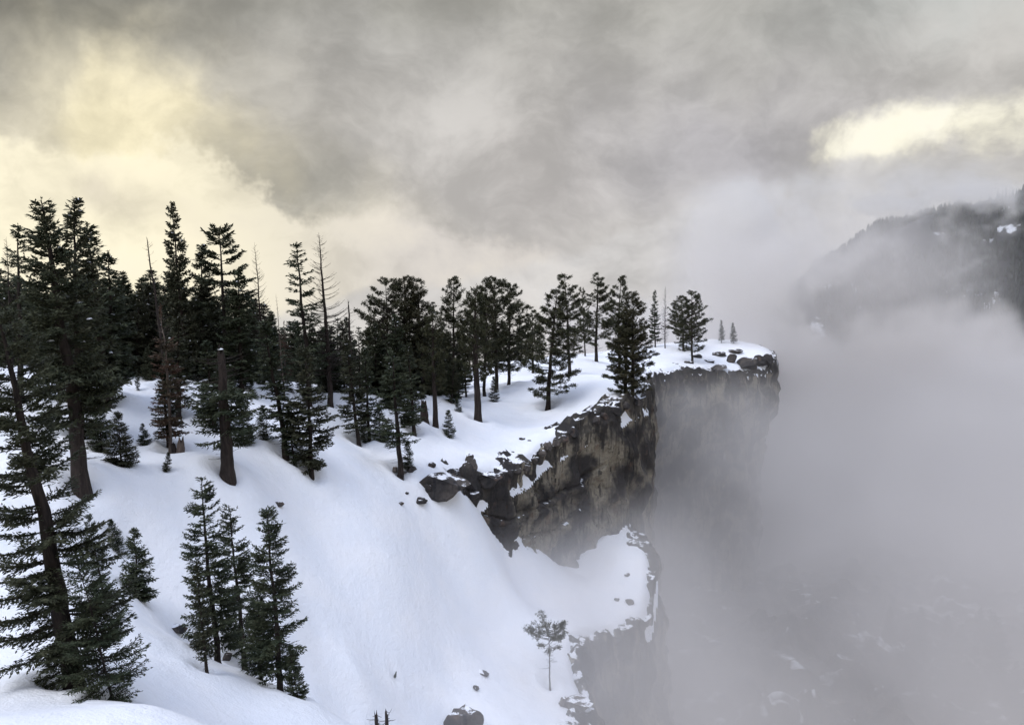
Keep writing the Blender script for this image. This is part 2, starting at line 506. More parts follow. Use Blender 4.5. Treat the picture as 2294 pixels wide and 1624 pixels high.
def wall(name, rim, top_z, bot_z, seed, rows, shelf, amp, mat, cracks=None, batter=0.06, shelf_base=None, under=0.0, lift=0.0):
    n = len(rim)
    tan = np.gradient(rim, axis=0); tan = smooth_line(tan, 30); tan /= np.linalg.norm(tan, axis=1)[:, None]
    nor = np.stack([tan[:, 1], -tan[:, 0]], 1)
    s = np.concatenate([[0], np.cumsum(np.linalg.norm(np.diff(rim, axis=0), axis=1))])
    ns = 16
    V = np.zeros((n, ns + rows, 3))
    inw = np.linspace(shelf, 0, ns, endpoint=False)
    # shelf running back under the snow, broken into blocks
    sx = rim[:, None, 0] - nor[:, None, 0] * inw[None]; sy = rim[:, None, 1] - nor[:, None, 1] * inw[None]
    base = shelf_base(sx, sy)
    blk = np.sign(vnoise(sx / 1.7 + seed, sy / 1.7)) * 0.25 + 1.3 * fbm(sx / 5.0, sy / 5.0, seed, 4) + 0.6 * fbm(sx / 1.3, sy / 1.3, seed, 3)
    fade = sstep(shelf, shelf * 0.45, inw)[None]
    V[:, :ns, 0] = sx; V[:, :ns, 1] = sy
    V[:, :ns, 2] = base - 0.55 + np.reshape(lift, (-1, 1)) * fade + blk * 1.05 * fade - 2.6 * (1 - fade)
    # the face
    tt = np.linspace(0, 1, rows)
    zt = V[:, ns - 1, 2] - 0.1
    Z = zt[:, None] + (bot_z - zt)[:, None] * tt[None]
    S = np.broadcast_to(s[:, None], Z.shape)
    Dp = zt[:, None] - Z
    grow = sstep(0.0, 2.5, Dp)
    q1 = fbm(S / 7.0, Z / 11.0, seed + 2, 3)
    blocks = np.round(vnoise(S / 3.1 + 0.15 * Z, Z / 4.5 - 0.12 * S, seed + 5) * 2.5) / 2.5
    ribs = fbm(S / 1.6, Z / 9.0, seed + 9, 3)
    fin = fbm(S / 0.7, Z / 0.9, seed + 4, 3)
    b2 = np.round(vnoise(S / 1.9 + 0.3 * Z, Z / 2.6 - 0.25 * S, seed + 15) * 2) / 2
    disp = amp * (1.4 * q1 + 0.95 * blocks + 0.4 * b2 + 0.7 * ribs) * (0.25 + 0.75 * grow) + 0.16 * fin + batter * Dp - 0.25 - under * sstep(9, 30, Dp)
    if cracks:
        for pts, w in cracks:
            P = []
            for (px, py) in pts:
                r = ray(px, py)[:2]; c = rim[:, 0] * r[1] - rim[:, 1] * r[0]
                k = np.nonzero((c[:-1] < 0) & (c[1:] >= 0))[0]; k = k[0] if len(k) else 0
                d = rim[k, 1]; P.append((s[k], ray(px, py)[2] * d))
            best = np.full(Z.shape, 9.0); side = np.zeros(Z.shape)
            for (s0, z0), (s1, z1) in zip(P[:-1], P[1:]):
                dx_, dz_ = s1 - s0, z1 - z0; L2 = dx_ * dx_ + dz_ * dz_ + 1e-9
                u = np.clip(((S - s0) * dx_ + (Z - z0) * dz_) / L2, 0, 1)
                ex, ez = S - s0 - u * dx_, Z - z0 - u * dz_
                dd = np.sqrt(ex * ex + ez * ez); side = np.where(dd < best, np.sign(ez * abs(dx_) + 1e-6), side); best = np.minimum(best, dd)
            disp -= 0.9 * w * np.exp(-(best / 0.28) ** 2)
            disp += np.where(side < 0, 0.8 * w * np.exp(-(best / 1.6) ** 2), 0.0)
    V[:, ns:, 0] = rim[:, None, 0] + nor[:, None, 0] * disp
    V[:, ns:, 1] = rim[:, None, 1] + nor[:, None, 1] * disp
    V[:, ns:, 2] = Z
    me = mesh(name, V.reshape(-1, 3), grid_faces(n, ns + rows), mat, False)
    at_ = me.attributes.new('below_rim', 'FLOAT', 'POINT')
    at_.data.foreach_set('value', np.concatenate([np.zeros((n, ns)), Dp], 1).astype(np.float32).ravel())
    return me


snowA = lambda x, y: tpsA(x, y) + snow_detail(x, y)
snowB = lambda x, y: tpsB(x, y) + snow_detail(x, y)
near = rim1[rim1[:, 1] < 176]
far = rim1[rim1[:, 1] > 172]
# ---------------------------------------------------------------- tree builder
class Acc:
    def __init__(s): s.v, s.f, s.n = [], [], 0
    def add(s, v, f):
        s.v.append(v); s.f.append(f + s.n); s.n += len(v)
    def arr(s): return np.concatenate(s.v), np.concatenate(s.f)


def tube(acc, pts, rad, sides):
    pts = np.asarray(pts, float); n = len(pts)
    tg = np.gradient(pts, axis=0); tg /= np.linalg.norm(tg, axis=1)[:, None] + 1e-9
    ref = np.array([0, 0, 1.0]) if abs(tg[0, 2]) < 0.8 else np.array([1.0, 0, 0])
    a = np.cross(tg, ref); a /= np.linalg.norm(a, axis=1)[:, None] + 1e-9
    b_ = np.cross(tg, a)
    th = np.linspace(0, 2 * math.pi, sides, endpoint=False)
    ring = a[:, None] * np.cos(th)[None, :, None] + b_[:, None] * np.sin(th)[None, :, None]
    v = (pts[:, None] + ring * np.asarray(rad)[:, None, None]).reshape(-1, 3)
    i = np.arange(n - 1)[:, None] * sides; j = np.arange(sides)[None]; k = (j + 1) % sides
    f = np.stack([i + j, i + k, i + sides + k, i + sides + j], -1).reshape(-1, 4)
    acc.add(v, f)


def kites(acc, o, d, L, Wd, rs):
    """needle sprays: one narrow kite per spray"""
    n = len(o)
    if n == 0: return
    d = d / (np.linalg.norm(d, axis=1)[:, None] + 1e-9)
    r = rs.randn(n, 3) * 0.55 + np.array([0, 0, 1.0])
    s_ = np.cross(d, r); s_ /= np.linalg.norm(s_, axis=1)[:, None] + 1e-9
    L, Wd = np.broadcast_to(L, n)[:, None], np.broadcast_to(Wd, n)[:, None]
    v = np.stack([o, o + d * L * 0.42 + s_ * Wd * 0.5, o + d * L, o + d * L * 0.42 - s_ * Wd * 0.5], 1).reshape(-1, 3)
    acc.add(v, np.arange(n * 4).reshape(-1, 4))


def dome(acc, c, rx, ry, rz, rs):
    th = np.arange(6) * math.pi / 3
    v = [(rx * math.cos(t) * (0.8 + 0.4 * rs.rand()), ry * math.sin(t) * (0.8 + 0.4 * rs.rand()), 0) for t in th]
    v += [(rx * 0.6 * math.cos(t + .3), ry * 0.6 * math.sin(t + .3), rz * (0.7 + 0.3 * rs.rand())) for t in th]
    v += [(0, 0, rz)] * 2
    v = np.array(v) + c
    f = [(i, (i + 1) % 6, 6 + (i + 1) % 6, 6 + i) for i in range(6)] + [(6 + i, 6 + (i + 1) % 6, 12, 13) for i in range(0, 6)]
    acc.add(v, np.array(f))


def make_tree(seed, H, kind='fir', base=0.08, width=0.17, shape=0.85, gap=0.12, rise=0.0, dens=1.0, spacing=0.42, card=(0.42, 0.15),
              r0=None, curve=0.02, snow=0, broken=0.0, stubs=0.3, bare_top=0.0, one_sided=0.0):
    rs = np.random.RandomState(seed)
    wood, leaf, sn = Acc(), Acc(), Acc()
    r0 = r0 or H * 0.016
    Ht = H * (1 - broken)
    nz = 22
    hz = np.linspace(-0.08, 1, nz) * Ht
    wob = np.cumsum(rs.randn(nz, 2) * 0.012 * H / nz * 4, axis=0); wob -= wob[2]
    cdir = rs.randn(2); cdir /= np.linalg.norm(cdir)
    tx = wob[:, 0] + cdir[0] * curve * H * (hz / H) ** 2; ty = wob[:, 1] + cdir[1] * curve * H * (hz / H) ** 2
    rad = r0 * (1 - np.clip(hz / H, 0, 1)) ** 0.85 + 0.012 * H / 20
    rad *= 1 + 0.35 * np.exp(-np.clip(hz, 0, None) / (H * 0.02))
    tube(wood, np.stack([tx, ty, hz], 1), rad, 8)
    if broken:
        top = np.array([tx[-1], ty[-1], hz[-1]])
        for k in range(5):
            a = rs.rand() * 6.28; q = top + np.array([math.cos(a), math.sin(a), 0]) * rad[-1] * 0.6
            tube(wood, [q - [0, 0, 0.5], q + [0, 0, 0.1], q + [rs.randn() * .08, rs.randn() * .08, 0.3 + rs.rand() * 0.6]], [rad[-1] * 0.5, rad[-1] * 0.35, 0.01], 4)
    tr = lambda h: np.array([np.interp(h, hz, tx), np.interp(h, hz, ty), h])
    h = H * max(0.03, base - stubs * base)
    bias = rs.rand() * 6.28
    while h < min(H * 0.985, Ht * 0.985):
        f = (h / H - base) / (1 - base)
        nb = rs.randint(3, 6) if kind != 'pine' else rs.randint(2, 5)
        for q in range(nb):
            if rs.rand() < gap: continue
            az_ = rs.rand() * 2 * math.pi
            if one_sided and math.cos(az_ - bias) < -0.2 and rs.rand() < one_sided: continue
            dead = f < 0
            ff = max(f, 0.0)
            if kind == 'pine':
                prof = (math.sin(math.pi * min(1, 0.16 + 0.86 * ff)) ** 0.7) if shape < 0.5 else (1 - ff) ** 0.55 * min(1.0, 0.55 + ff * 1.5)
            elif kind == 'column': prof = min(1.0, (1 - ff) * 2.2) ** 0.8 * (0.75 + 0.25 * math.sin(ff * 9 + seed))
            else: prof = (1 - ff) ** shape * min(1.0, 0.62 + ff * 2.2)
            L = H * width * prof * (0.72 + 0.45 * rs.rand()) + 0.25 * H / 20
            if dead: L *= 0.35 + 0.4 * rs.rand()
            th = rise + (-0.18 + 0.62 * ff if kind != 'pine' else 0.02 + 0.5 * ff) + rs.randn() * 0.10
            if kind == 'dead': th = rise + -0.15 + 0.55 * ff + rs.randn() * 0.06
            st = tr(h + rs.randn() * spacing * 0.25)
            hd = np.array([math.cos(az_), math.sin(az_), 0])
            d = hd * math.cos(th) + np.array([0, 0, math.sin(th)])
            up = (0.16 if kind == 'fir' or kind == 'column' else 0.14) * (1 - 0.4 * ff)
            if kind == 'dead': up = 0.34 * (1 - 0.6 * ff)
            t_ = np.linspace(0, 1, 6)[:, None]
            sag = rs.randn() * 0.05
            side = np.cross(d, [0, 0, 1.0]); side /= np.linalg.norm(side) + 1e-9
            path = st + d * L * t_ + np.array([0, 0, 1.0]) * L * (up * t_ ** 2 - 0.05 * np.sin(t_ * 3.1)) + side * L * sag * t_ ** 2
            br = max(0.012, 0.020 * L) * (1 - 0.8 * t_[:, 0])
            tube(wood, path, br, 3)
            pt = lambda tt: np.stack([np.interp(tt, t_[:, 0], path[:, i]) for i in range(3)], 1)
            if dead or kind == 'dead' or f > 1 - bare_top:
                m_ = int(L / (0.30 if kind == 'dead' else 0.5)) + 1
                tt = 0.25 + 0.75 * rs.rand(m_); o = pt(tt)
                dd = d[None] * 0.8 + side[None] * (np.sign(rs.randn(m_)) * 0.7)[:, None] + rs.randn(m_, 3) * 0.2 + [0, 0, 0.15]
                for k in range(m_):
                    l = (0.22 * L * (1 - tt[k]) + 0.18) * (0.6 + 0.7 * rs.rand())
                    e = dd[k] / np.linalg.norm(dd[k])
                    tube(wood, [o[k], o[k] + e * l * 0.5, o[k] + e * l + [0, 0, 0.1 * l]], [0.013, 0.010, 0.004], 3)
                continue
            if kind == 'pine':
                m_ = max(4, int(L * 4.2 * dens))
                tt = 1 - rs.rand(m_) ** 1.3 * 0.62
                c = pt(tt) + (side[None] * (rs.randn(m_) * 0.26 * L * (1.15 - tt))[:, None]) + rs.randn(m_, 3) * 0.10 * np.array([1, 1, 0.7]) + [0, 0, 0.06]
                for k in range(m_):
                    if rs.rand() < 0.5: tube(wood, [pt(tt[k:k + 1] * 0.8)[0], c[k]], [0.022, 0.010], 3)
                kq = int(17 * dens)
                oo = np.repeat(c, kq, 0) + rs.randn(m_ * kq, 3) * 0.10
                dd = rs.randn(m_ * kq, 3) * np.array([1, 1, 0.75]) + [0, 0, 0.35] + d[None] * 0.5
                kites(leaf, oo, dd, card[0] * (0.7 + 0.6 * rs.rand(m_ * kq)), card[1] * (0.7 + 0.6 * rs.rand(m_ * kq)), rs)
            else:
                m_ = max(5, int(L / 0.13 * dens))
                tt = np.linspace(0.12 + 0.1 * rs.rand(), 1.0, m_)
                for sgn in (-1, 1):
                    o = pt(tt)
                    l = (0.30 * L * (1.05 - tt) + 0.22) * (0.55 + 0.7 * rs.rand(m_))
                    dd = d[None] * 0.62 + side[None] * sgn * 0.78 + rs.randn(m_, 3) * 0.16 + [0, 0, -0.06]
                    dd /= np.linalg.norm(dd, axis=1)[:, None]
                    nk = np.maximum(1, np.ceil(l / (card[0] * 0.62)).astype(int))
                    idx = np.repeat(np.arange(m_), nk)
                    off = np.concatenate([np.arange(k) for k in nk]) * card[0] * 0.62
                    oo = o[idx] + dd[idx] * off[:, None]
                    d2 = dd[idx] + rs.randn(len(idx), 3) * 0.28
                    kites(leaf, oo, d2, card[0] * (0.7 + 0.55 * rs.rand(len(idx))), card[1] * (0.7 + 0.6 * rs.rand(len(idx))), rs)
                kites(leaf, pt(tt) + rs.randn(m_, 3) * 0.03, d[None] + rs.randn(m_, 3) * 0.35 + [0, 0, 0.12], card[0] * 0.9, card[1], rs)
            if snow and rs.rand() < snow:
                c = pt(np.array([0.45 + 0.45 * rs.rand()]))[0] + [0, 0, 0.05]
                dome(sn, c, (0.10 + 0.25 * rs.rand()) * H / 20, (0.10 + 0.22 * rs.rand()) * H / 20, (0.07 + 0.09 * rs.rand()) * H / 20, rs)
        h += spacing * (0.7 + 0.6 * rs.rand()) * (1.0 if kind != 'pine' else 1.25)
    if kind in ('fir', 'column') and not broken:      # leader
        tp = tr(H * 0.93); n_ = 70
        hh = H * (0.90 + 0.10 * rs.rand(n_)); o = np.stack([np.interp(hh, hz, tx), np.interp(hh, hz, ty), hh], 1)
        kites(leaf, o, rs.randn(n_, 3) + [0, 0, 0.5], card[0] * 0.7, card[1] * 0.7, rs)
    if broken and snow:
        top = tr(Ht); dome(sn, top + [0, 0, 0.35], rad[-1] * 0.9, rad[-1] * 0.8, 0.12, rs)
    return wood, leaf, sn, H


def bark_material(name, a, b_):
    m, t, b = material(name, 0.9)
    tc_ = t.nodes.new('ShaderNodeTexCoord'); x, y, z = xyz(t, tc_.outputs['Object'])
    n1 = noise(t, comb(t, x * 5.0, y * 5.0, z * 0.9), 1.0, 5, 0.65)
    oi = t.nodes.new('ShaderNodeObjectInfo')
    c = mixc(t, n1.step(0.35, 0.65), a, b_)
    c = mixc(t, E(t, oi.outputs['Random']).step(0.2, 1.0) * 0.4, c, (0.038, 0.026, 0.021))
    t.links.new(c, b.inputs['Base Color']); bump(t, b, n1, 0.7, 0.06)
    return m


def needle_material(name, a, b_, tint=0.35):
    m, t, b = material(name, 0.75)
    p = geo_pos(t); oi = t.nodes.new('ShaderNodeObjectInfo')
    c = mixc(t, noise(t, p, 0.7, 3).step(0.35, 0.65), a, b_)
    c = mixc(t, noise(t, p, 3.0, 3).step(0.55, 0.75) * 0.5, c, (0.055, 0.055, 0.026))
    c = mixc(t, E(t, oi.outputs['Random']).step(0.45, 1.0) * tint, c, (0.056, 0.043, 0.028))
    t.links.new(c, b.inputs['Base Color'])
    return m


M['bark'] = bark_material('bark', (0.018, 0.014, 0.013), (0.042, 0.033, 0.029))
M['pale_wood'] = bark_material('weathered_wood', (0.075, 0.058, 0.050), (0.19, 0.155, 0.135))
M['needle'] = needle_material('fir_needles', (0.032, 0.044, 0.025), (0.054, 0.063, 0.035))
M['pine_needle'] = needle_material('pine_needles', (0.034, 0.039, 0.020), (0.060, 0.060, 0.031))
M['lichen'] = needle_material('red_brown_needles', (0.080, 0.042, 0.028), (0.060, 0.050, 0.032))

PROTO = {}
_pm = {}


def proto(name, n, seed, H, wood='bark', needle='needle', **k):
    PROTO[name] = []
    for i in range(n):
        PROTO[name].append((seed + i * 13, H, wood, needle, k))


def proto_mesh(name, i):
    i %= len(PROTO[name]); key = (name, i)
    if key not in _pm:
        seed, H, wood, needle, k = PROTO[name][i]
        w, l, sn, H = make_tree(seed, H, **k)
        _pm[key] = (mesh('trunk', *w.arr(), M[wood]),
                    mesh('crown', *l.arr(), M[needle], False) if l.n else None,
                    mesh('snow', *sn.arr(), M['snow']) if sn.n else None, H)
    return _pm[key]


proto('fir', 4, 100, 20, width=0.175, base=0.12, gap=0.15, snow=0.10, card=(0.46, 0.19))
proto('wide', 3, 200, 20, width=0.24, base=0.03, gap=0.08, spacing=0.42, shape=0.9, snow=0.11, card=(0.5, 0.20))
proto('slim', 4, 300, 16, width=0.12, base=0.14, gap=0.16, spacing=0.40, stubs=0.8, snow=0.06, card=(0.38, 0.16))
proto('column', 3, 400, 14, kind='column', width=0.15, base=0.05, gap=0.10, spacing=0.34, card=(0.36, 0.16))
proto('sparse', 3, 500, 20, width=0.17, base=0.22, gap=0.30, spacing=0.60, stubs=0.7, card=(0.44, 0.17))
proto('pine', 5, 600, 20, kind='pine', needle='pine_needle', width=0.205, base=0.20, shape=0.9, gap=0.10, spacing=0.44, card=(0.38, 0.11), stubs=0.5)
proto('thickpine', 2, 620, 20, kind='pine', needle='pine_needle', width=0.185, base=0.30, shape=0.9, gap=0.10, spacing=0.42, card=(0.38, 0.11), stubs=0.5, r0=0.62, snow=0.06)
proto('roundpine', 3, 650, 20, kind='pine', needle='pine_needle', width=0.235, base=0.16, shape=0.3, gap=0.08, spacing=0.42, card=(0.38, 0.115), stubs=0.4)
proto('lowpine', 3, 680, 20, kind='pine', needle='pine_needle', width=0.22, base=0.07, shape=0.9, gap=0.06, spacing=0.38, card=(0.38, 0.115), dens=1.0)
proto('tier', 2, 700, 22, width=0.20, base=0.42, gap=0.15, spacing=0.95, shape=0.38, dens=1.3, card=(0.55, 0.22), rise=0.12, r0=0.38)
proto('dead', 4, 800, 22, kind='dead', wood='bark', width=0.19, base=0.15, gap=0.08, spacing=0.40, shape=0.8)
proto('paledead', 2, 850, 16, kind='dead', wood='pale_wood', width=0.10, base=0.1, gap=0.25, spacing=0.5, shape=0.8)
proto('redtop', 2, 880, 18, wood='pale_wood', needle='lichen', width=0.13, base=0.12, gap=0.25, spacing=0.45, bare_top=0.25, r0=0.2)
proto('small', 3, 900, 5, width=0.28, base=0.03, gap=0.04, spacing=0.17, card=(0.21, 0.095), r0=0.07)
proto('bush', 3, 930, 8, width=0.30, base=0.02, gap=0.04, spacing=0.24, card=(0.31, 0.14), r0=0.14)
proto('brokensnag', 1, 960, 20, width=0.17, base=0.14, gap=0.20, spacing=0.34, broken=0.44, r0=0.60, snow=0.20, wood='bark', bare_top=0.66)
proto('snag', 2, 970, 20, kind='dead', width=0.10, base=0.2, gap=0.5, spacing=0.6, broken=0.15, wood='bark', r0=0.26)
proto('lonepine', 1, 990, 8, kind='pine', needle='pine_needle', width=0.40, base=0.70, shape=0.3, gap=0.05, spacing=0.20, card=(0.28, 0.085), stubs=0.5, r0=0.11, curve=0.0, dens=0.95)
proto('fgfir', 1, 1010, 22, width=0.18, base=0.07, gap=0.24, spacing=0.40, shape=0.5, card=(0.24, 0.095), dens=1.9, r0=0.55, snow=0.07, stubs=0.3)
proto('fgslim', 1, 1040, 9, width=0.27, base=0.08, gap=0.28, spacing=0.28, shape=0.6, card=(0.18, 0.068), dens=1.6, r0=0.08)
proto('gullyfir', 4, 1060, 16, width=0.165, base=0.12, gap=0.15, spacing=0.36, shape=0.6, card=(0.27, 0.11), dens=1.5, stubs=0.7, snow=0.06)
proto('giant', 1, 1100, 25, width=0.185, base=0.22, gap=0.10, spacing=0.46, shape=0.75, card=(0.46, 0.17), r0=0.72, stubs=0.55, dens=1.1, snow=0.02)

N_PLACED = [0]
rng = random.Random(11)


def place(kind, base, top, label, name='fir_tree', group=None, w=1.0, d=None, var=None, cat='tree', rot=None, well=True, sink=0.15):
    """stand a tree on the snow at a photo position, leaning and as tall as its tip in the photo says"""
    if d is None: p, dist = on_ground(*base)
    else:
        r = ray(base[0], 800); x, y = r[0] * d, d; p = np.array([x, y, float(ground(x, y))]); dist = d
    rt = ray(*top); q = rt * p[1]                     # tip at the same depth
    ax = Vector(q - p); Hh = ax.length
    N_PLACED[0] += 1
    var = N_PLACED[0] if var is None else var
    wd, lf, sn, H = proto_mesh(kind, var)
    root = bpy.data.objects.new(name, None); COL.objects.link(root)
    root.empty_display_size = 0.5
    s = Hh / H
    qt = Vector((0, 0, 1)).rotation_difference(ax.normalized())
    rz = Matrix.Rotation(rng.random() * 6.28 if rot is None else rot, 4, 'Z')
    root.matrix_world = Matrix.Translation(Vector(p) - Vector((0, 0, sink))) @ qt.to_matrix().to_4x4() @ rz @ Matrix.Diagonal((s * w, s * w, s, 1))
    root['label'] = label; root['category'] = cat
    if group: root['group'] = group
    link('trunk', wd, root)
    if lf: link('crown', lf, root)
    if sn: link('snow', sn, root, kind='stuff')
    if well and dist < 190: TREES.append((p[0], p[1], 0.5 + 0.04 * Hh, min(0.95, 0.2 + 0.034 * Hh)))
    return root


# foreground, lower left
place('fgfir', (132, 1590), (4, 640), 'huge dark fir with thick bare trunk at the left edge, nearest tree of all', d=42, w=1.0, rot=0.6, sink=0.8)
place('fgslim', (222, 1580), (176, 1215), 'thin young fir with sparse drooping branches just right of the nearest thick trunk', d=40, rot=2.0, sink=0.5)
place('gullyfir', (212, 1400), (197, 1142), 'narrow fir whose tip rises just behind the thin young foreground fir', w=0.85, d=56, sink=0.3)
place('small', (268, 1234), (246, 1160), 'tiny fir half sunk behind a snow roll, upper of two small ones at left', 'small_fir')
place('bush', (310, 1340), (303, 1178), 'small full fir alone on the snow roll between big foreground tree and gully trio', 'small_fir', w=0.95)
place('gullyfir', (488, 1486), (443, 1064), 'tallest fir of the gully clump, its pointed top seen against open snow', w=1.0, var=0)
place('slim', (463, 1500), (436, 1250), 'thin bare-stemmed sapling in front of the tallest fir of the gully clump', 'young_fir', w=0.9)
place('gullyfir', (548, 1494), (516, 1128), 'sparse fir with long bare lower trunk in the middle of the gully clump', w=0.95, var=1)
place('gullyfir', (586, 1530), (574, 1300), 'short trunked fir tucked against the left of the densest gully fir', w=1.1, var=2)
place('gullyfir', (628, 1548), (602, 1132), 'dense dark fir branched to the snow, rightmost of the gully clump', w=1.0, var=3)
place('bush', (668, 1566), (650, 1440), 'low fir at the foot of the rightmost gully fir, on the snow crest', 'small_fir', w=0.7)
# leaning giant and its neighbours
place('giant', (182, 1084), (106, 432), 'giant leaning fir with thick bare reddish trunk base on the left slope', w=1.0, rot=1.0, sink=0.5)
place('fir', (170, 1000), (146, 440), 'tall fir whose tip stands just right of the giant leaning fir', d=86, w=1.0)
place('bush', (272, 1042), (262, 918), 'broad dark bushy fir on the slope right of the leaning giant trunk', 'small_fir', w=1.05)
place('bush', (228, 1010), (222, 900), 'bushy fir behind the broad one, close to the leaning giant trunk', 'small_fir', w=1.0)
place('bush', (190, 990), (186, 850), 'dark young fir standing right behind the leaning giant trunk', 'small_fir', w=0.9)
place('bush', (325, 1000), (320, 945), 'small wispy fir between the broad bushy fir and the slender pale one', 'small_fir', w=1.1)
place('slim', (238, 906), (212, 497), 'slender fir with bare double stem on the small snow knoll at left', w=1.5)
place('slim', (246, 890), (250, 560), 'thin fir just behind the double stem on the small snow knoll', w=1.3)
place('redtop', (382, 1012), (372, 680), 'slender tree with pale bare upper trunk and reddish twigs, left of the broken snag', w=1.1)
place('slim', (378, 1000), (366, 830), 'young fir with feathery boughs beside the pale-topped slender tree', 'young_fir', w=1.6)
place('small', (372, 1052), (378, 1010), 'tiny sapling leaning out of the snow below the split stump', 'small_fir')
place('brokensnag', (510, 1060), (467, 560), 'thick broken-topped snag with snow on its stub branches, on the open slope', 'dead_tree', w=1.0, rot=0.5, sink=0.4)
place('bush', (546, 992), (540, 868), 'young fir close to the right of the thick broken snag', 'small_fir', w=0.85)
place('slim', (480, 955), (470, 760), 'dark fir with bare trunk left behind the broken snag', w=1.5)
place('bush', (466, 945), (458, 850), 'bushy dark fir left behind the broken snag', 'small_fir', w=1.0)
place('slim', (400, 930), (396, 700), 'dark trunked fir at the forest edge between pale-topped tree and snag', w=1.5)
place('small', (590, 986), (588, 905), 'small pointed fir alone left of the leaning trio on the slope', 'small_fir', w=0.9)
place('slim', (640, 1022), (602, 715), 'slender fir leaning left with reddish foliage, left of the narrow column fir', w=1.35)
place('column', (660, 1046), (648, 900), 'short narrow fir between the leaning slender fir and the column fir', 'small_fir', w=1.1)
place('column', (698, 1063), (684, 775), 'narrow column-shaped dark fir branched to the snow at mid slope', w=1.15)
place('slim', (804, 996), (782, 760), 'slim fir with pale upper stem, left of the two in the snow hollow', w=1.25)
place('slim', (828, 986), (814, 775), 'slim fir with pale upper stem, right of the two in the snow hollow', w=1.1)
place('small', (852, 990), (850, 902), 'small fir right of the two slim stems in the snow hollow', 'small_fir')
place('small', (818, 990), (816, 925), 'thin sapling between the two slim stems in the snow hollow', 'small_fir', w=0.7)
place('sparse', (898, 1062), (884, 780), 'feathery fir with boughs to the snow and rocks at its foot', w=1.35, var=1)
place('small', (914, 1052), (912, 985), 'small fir close to the right foot of the feathery fir', 'small_fir', w=0.95)
place('slim', (928, 970), (920, 765), 'slim fir left of the tapered stump', w=1.3)
place('thickpine', (976, 954), (970, 690), 'thick-trunked fir with snowy boughs right of the tapered stump', w=0.8)
place('small', (1006, 979), (1003, 917), 'small perfect fir alone on the open snow', 'small_fir', w=0.95)
place('small', (1028, 926), (1022, 890), 'tiny fir poking up behind the small perfect fir', 'small_fir')
place('thickpine', (1071, 942), (1062, 640), 'pine with stout bare grey trunk standing free on the snow', 'pine_tree', w=0.90)
place('small', (1107, 900), (1107, 842), 'tiny two-tiered fir right of the stout grey trunk', 'small_fir', w=0.8)
# skyline, left to right
place('sparse', (40, 880), (36, 500), 'open-crowned tree with thin top at the far left skyline', d=92, w=1.1)
place('dead', (25, 880), (16, 528), 'thin bare tree at the very left of the skyline', 'dead_tree', d=96, w=0.6)
place('snag', (372, 880), (328, 480), 'bare broken spar rising left of the tallest narrow fir', 'dead_tree', d=106, w=0.8)
place('fir', (418, 870), (388, 452), 'tall narrow fir with see-through crown, highest tip left of centre', w=0.72, d=112, var=2)
place('tier', (508, 870), (487, 508), 'flat-topped fir with broad horizontal tiers on the skyline', d=114, w=1.05, var=0)
place('fir', (452, 870), (440, 545), 'full fir between the tall narrow fir and the flat-topped one', d=118, w=1.1)
place('fir', (540, 870), (536, 600), 'green fir in front of the flat-topped tiered one, right side', d=112, w=1.2)
place('dead', (590, 875), (573, 540), 'fine bare dead tree right of the flat-topped tiered fir', 'dead_tree', d=122, w=0.62)
place('sparse', (690, 880), (666, 540), 'sparse-topped fir just left of the great bare tree', d=118, w=1.1, var=0)
place('dead', (738, 882), (716, 518), 'great bare dead tree with upswept curved branches on the skyline', 'dead_tree', d=120, w=1.0, var=1)
place('paledead', (636, 880), (622, 655), 'thin pale dead spike in the forest gap', 'dead_tree', d=116, w=0.5)
place('snag', (785, 890), (778, 640), 'broken dead top with twisted limbs right of the great bare tree', 'dead_tree', d=122, w=1.5)
place('roundpine', (872, 880), (868, 620), 'round-crowned pine, left half of the domed pair', 'pine_tree', d=140, w=1.07)
place('roundpine', (905, 880), (904, 616), 'round-crowned pine, right half of the domed pair', 'pine_tree', d=143, w=1.02)
place('pine', (948, 890), (946, 628), 'pine with drooping right side just right of the domed pair', 'pine_tree', d=144, w=1.24)
place('pine', (1018, 880), (1017, 622), 'slender pine with ragged tip in the centre of the skyline', 'pine_tree', d=150, w=1.02)
place('roundpine', (1112, 850), (1110, 618), 'broad full pine, left of the merged pair at centre right', 'pine_tree', d=165, w=1.07)
place('roundpine', (1140, 845), (1142, 634), 'broad full pine, right of the merged pair at centre right', 'pine_tree', d=172, w=1.02)
place('pine', (1085, 870), (1088, 660), 'dark pine just left of the merged broad pair', 'pine_tree', d=158, w=1.02)
place('pine', (1194, 836), (1190, 688), 'short pine standing alone in the gap before the plateau crest', 'pine_tree', w=1.07)
place('lowpine', (1228, 913), (1238, 650), 'dense pine with low boughs on the rounded snow lobe', 'pine_tree', w=1.24, var=0)
place('pine', (1277, 838), (1262, 612), 'tall pine with flat crown behind the low-boughed pine', 'pine_tree', w=1.07, var=1)
place('pine', (1311, 798), (1302, 645), 'thin pine left of the tall symmetrical one on the crest', 'pine_tree', w=0.68, var=2)
place('pine', (1336, 810), (1331, 614), 'tall symmetrical pine on the plateau crest', 'pine_tree', w=1.19, var=3)
place('pine', (1388, 838), (1385, 620), 'flat-topped pine behind the twin-trunked pine', 'pine_tree', w=0.96, var=4)
place('lowpine', (1402, 893), (1398, 690), 'left trunk of the dense twin pine at the cliff edge', 'pine_tree', w=1.30, var=1)
place('lowpine', (1416, 897), (1424, 655), 'right, taller trunk of the dense twin pine at the cliff edge', 'pine_tree', w=1.13, var=2)
place('fir', (1468, 778), (1466, 648), 'slim fir left of the bare pole on the headland', w=0.75)
place('dead', (1490, 780), (1490, 640), 'bare dead pole on the headland snow', 'dead_tree', w=0.55)
place('roundpine', (1531, 786), (1530, 662), 'broad pine on the headland behind the single straight trunk', 'pine_tree', w=1.24)
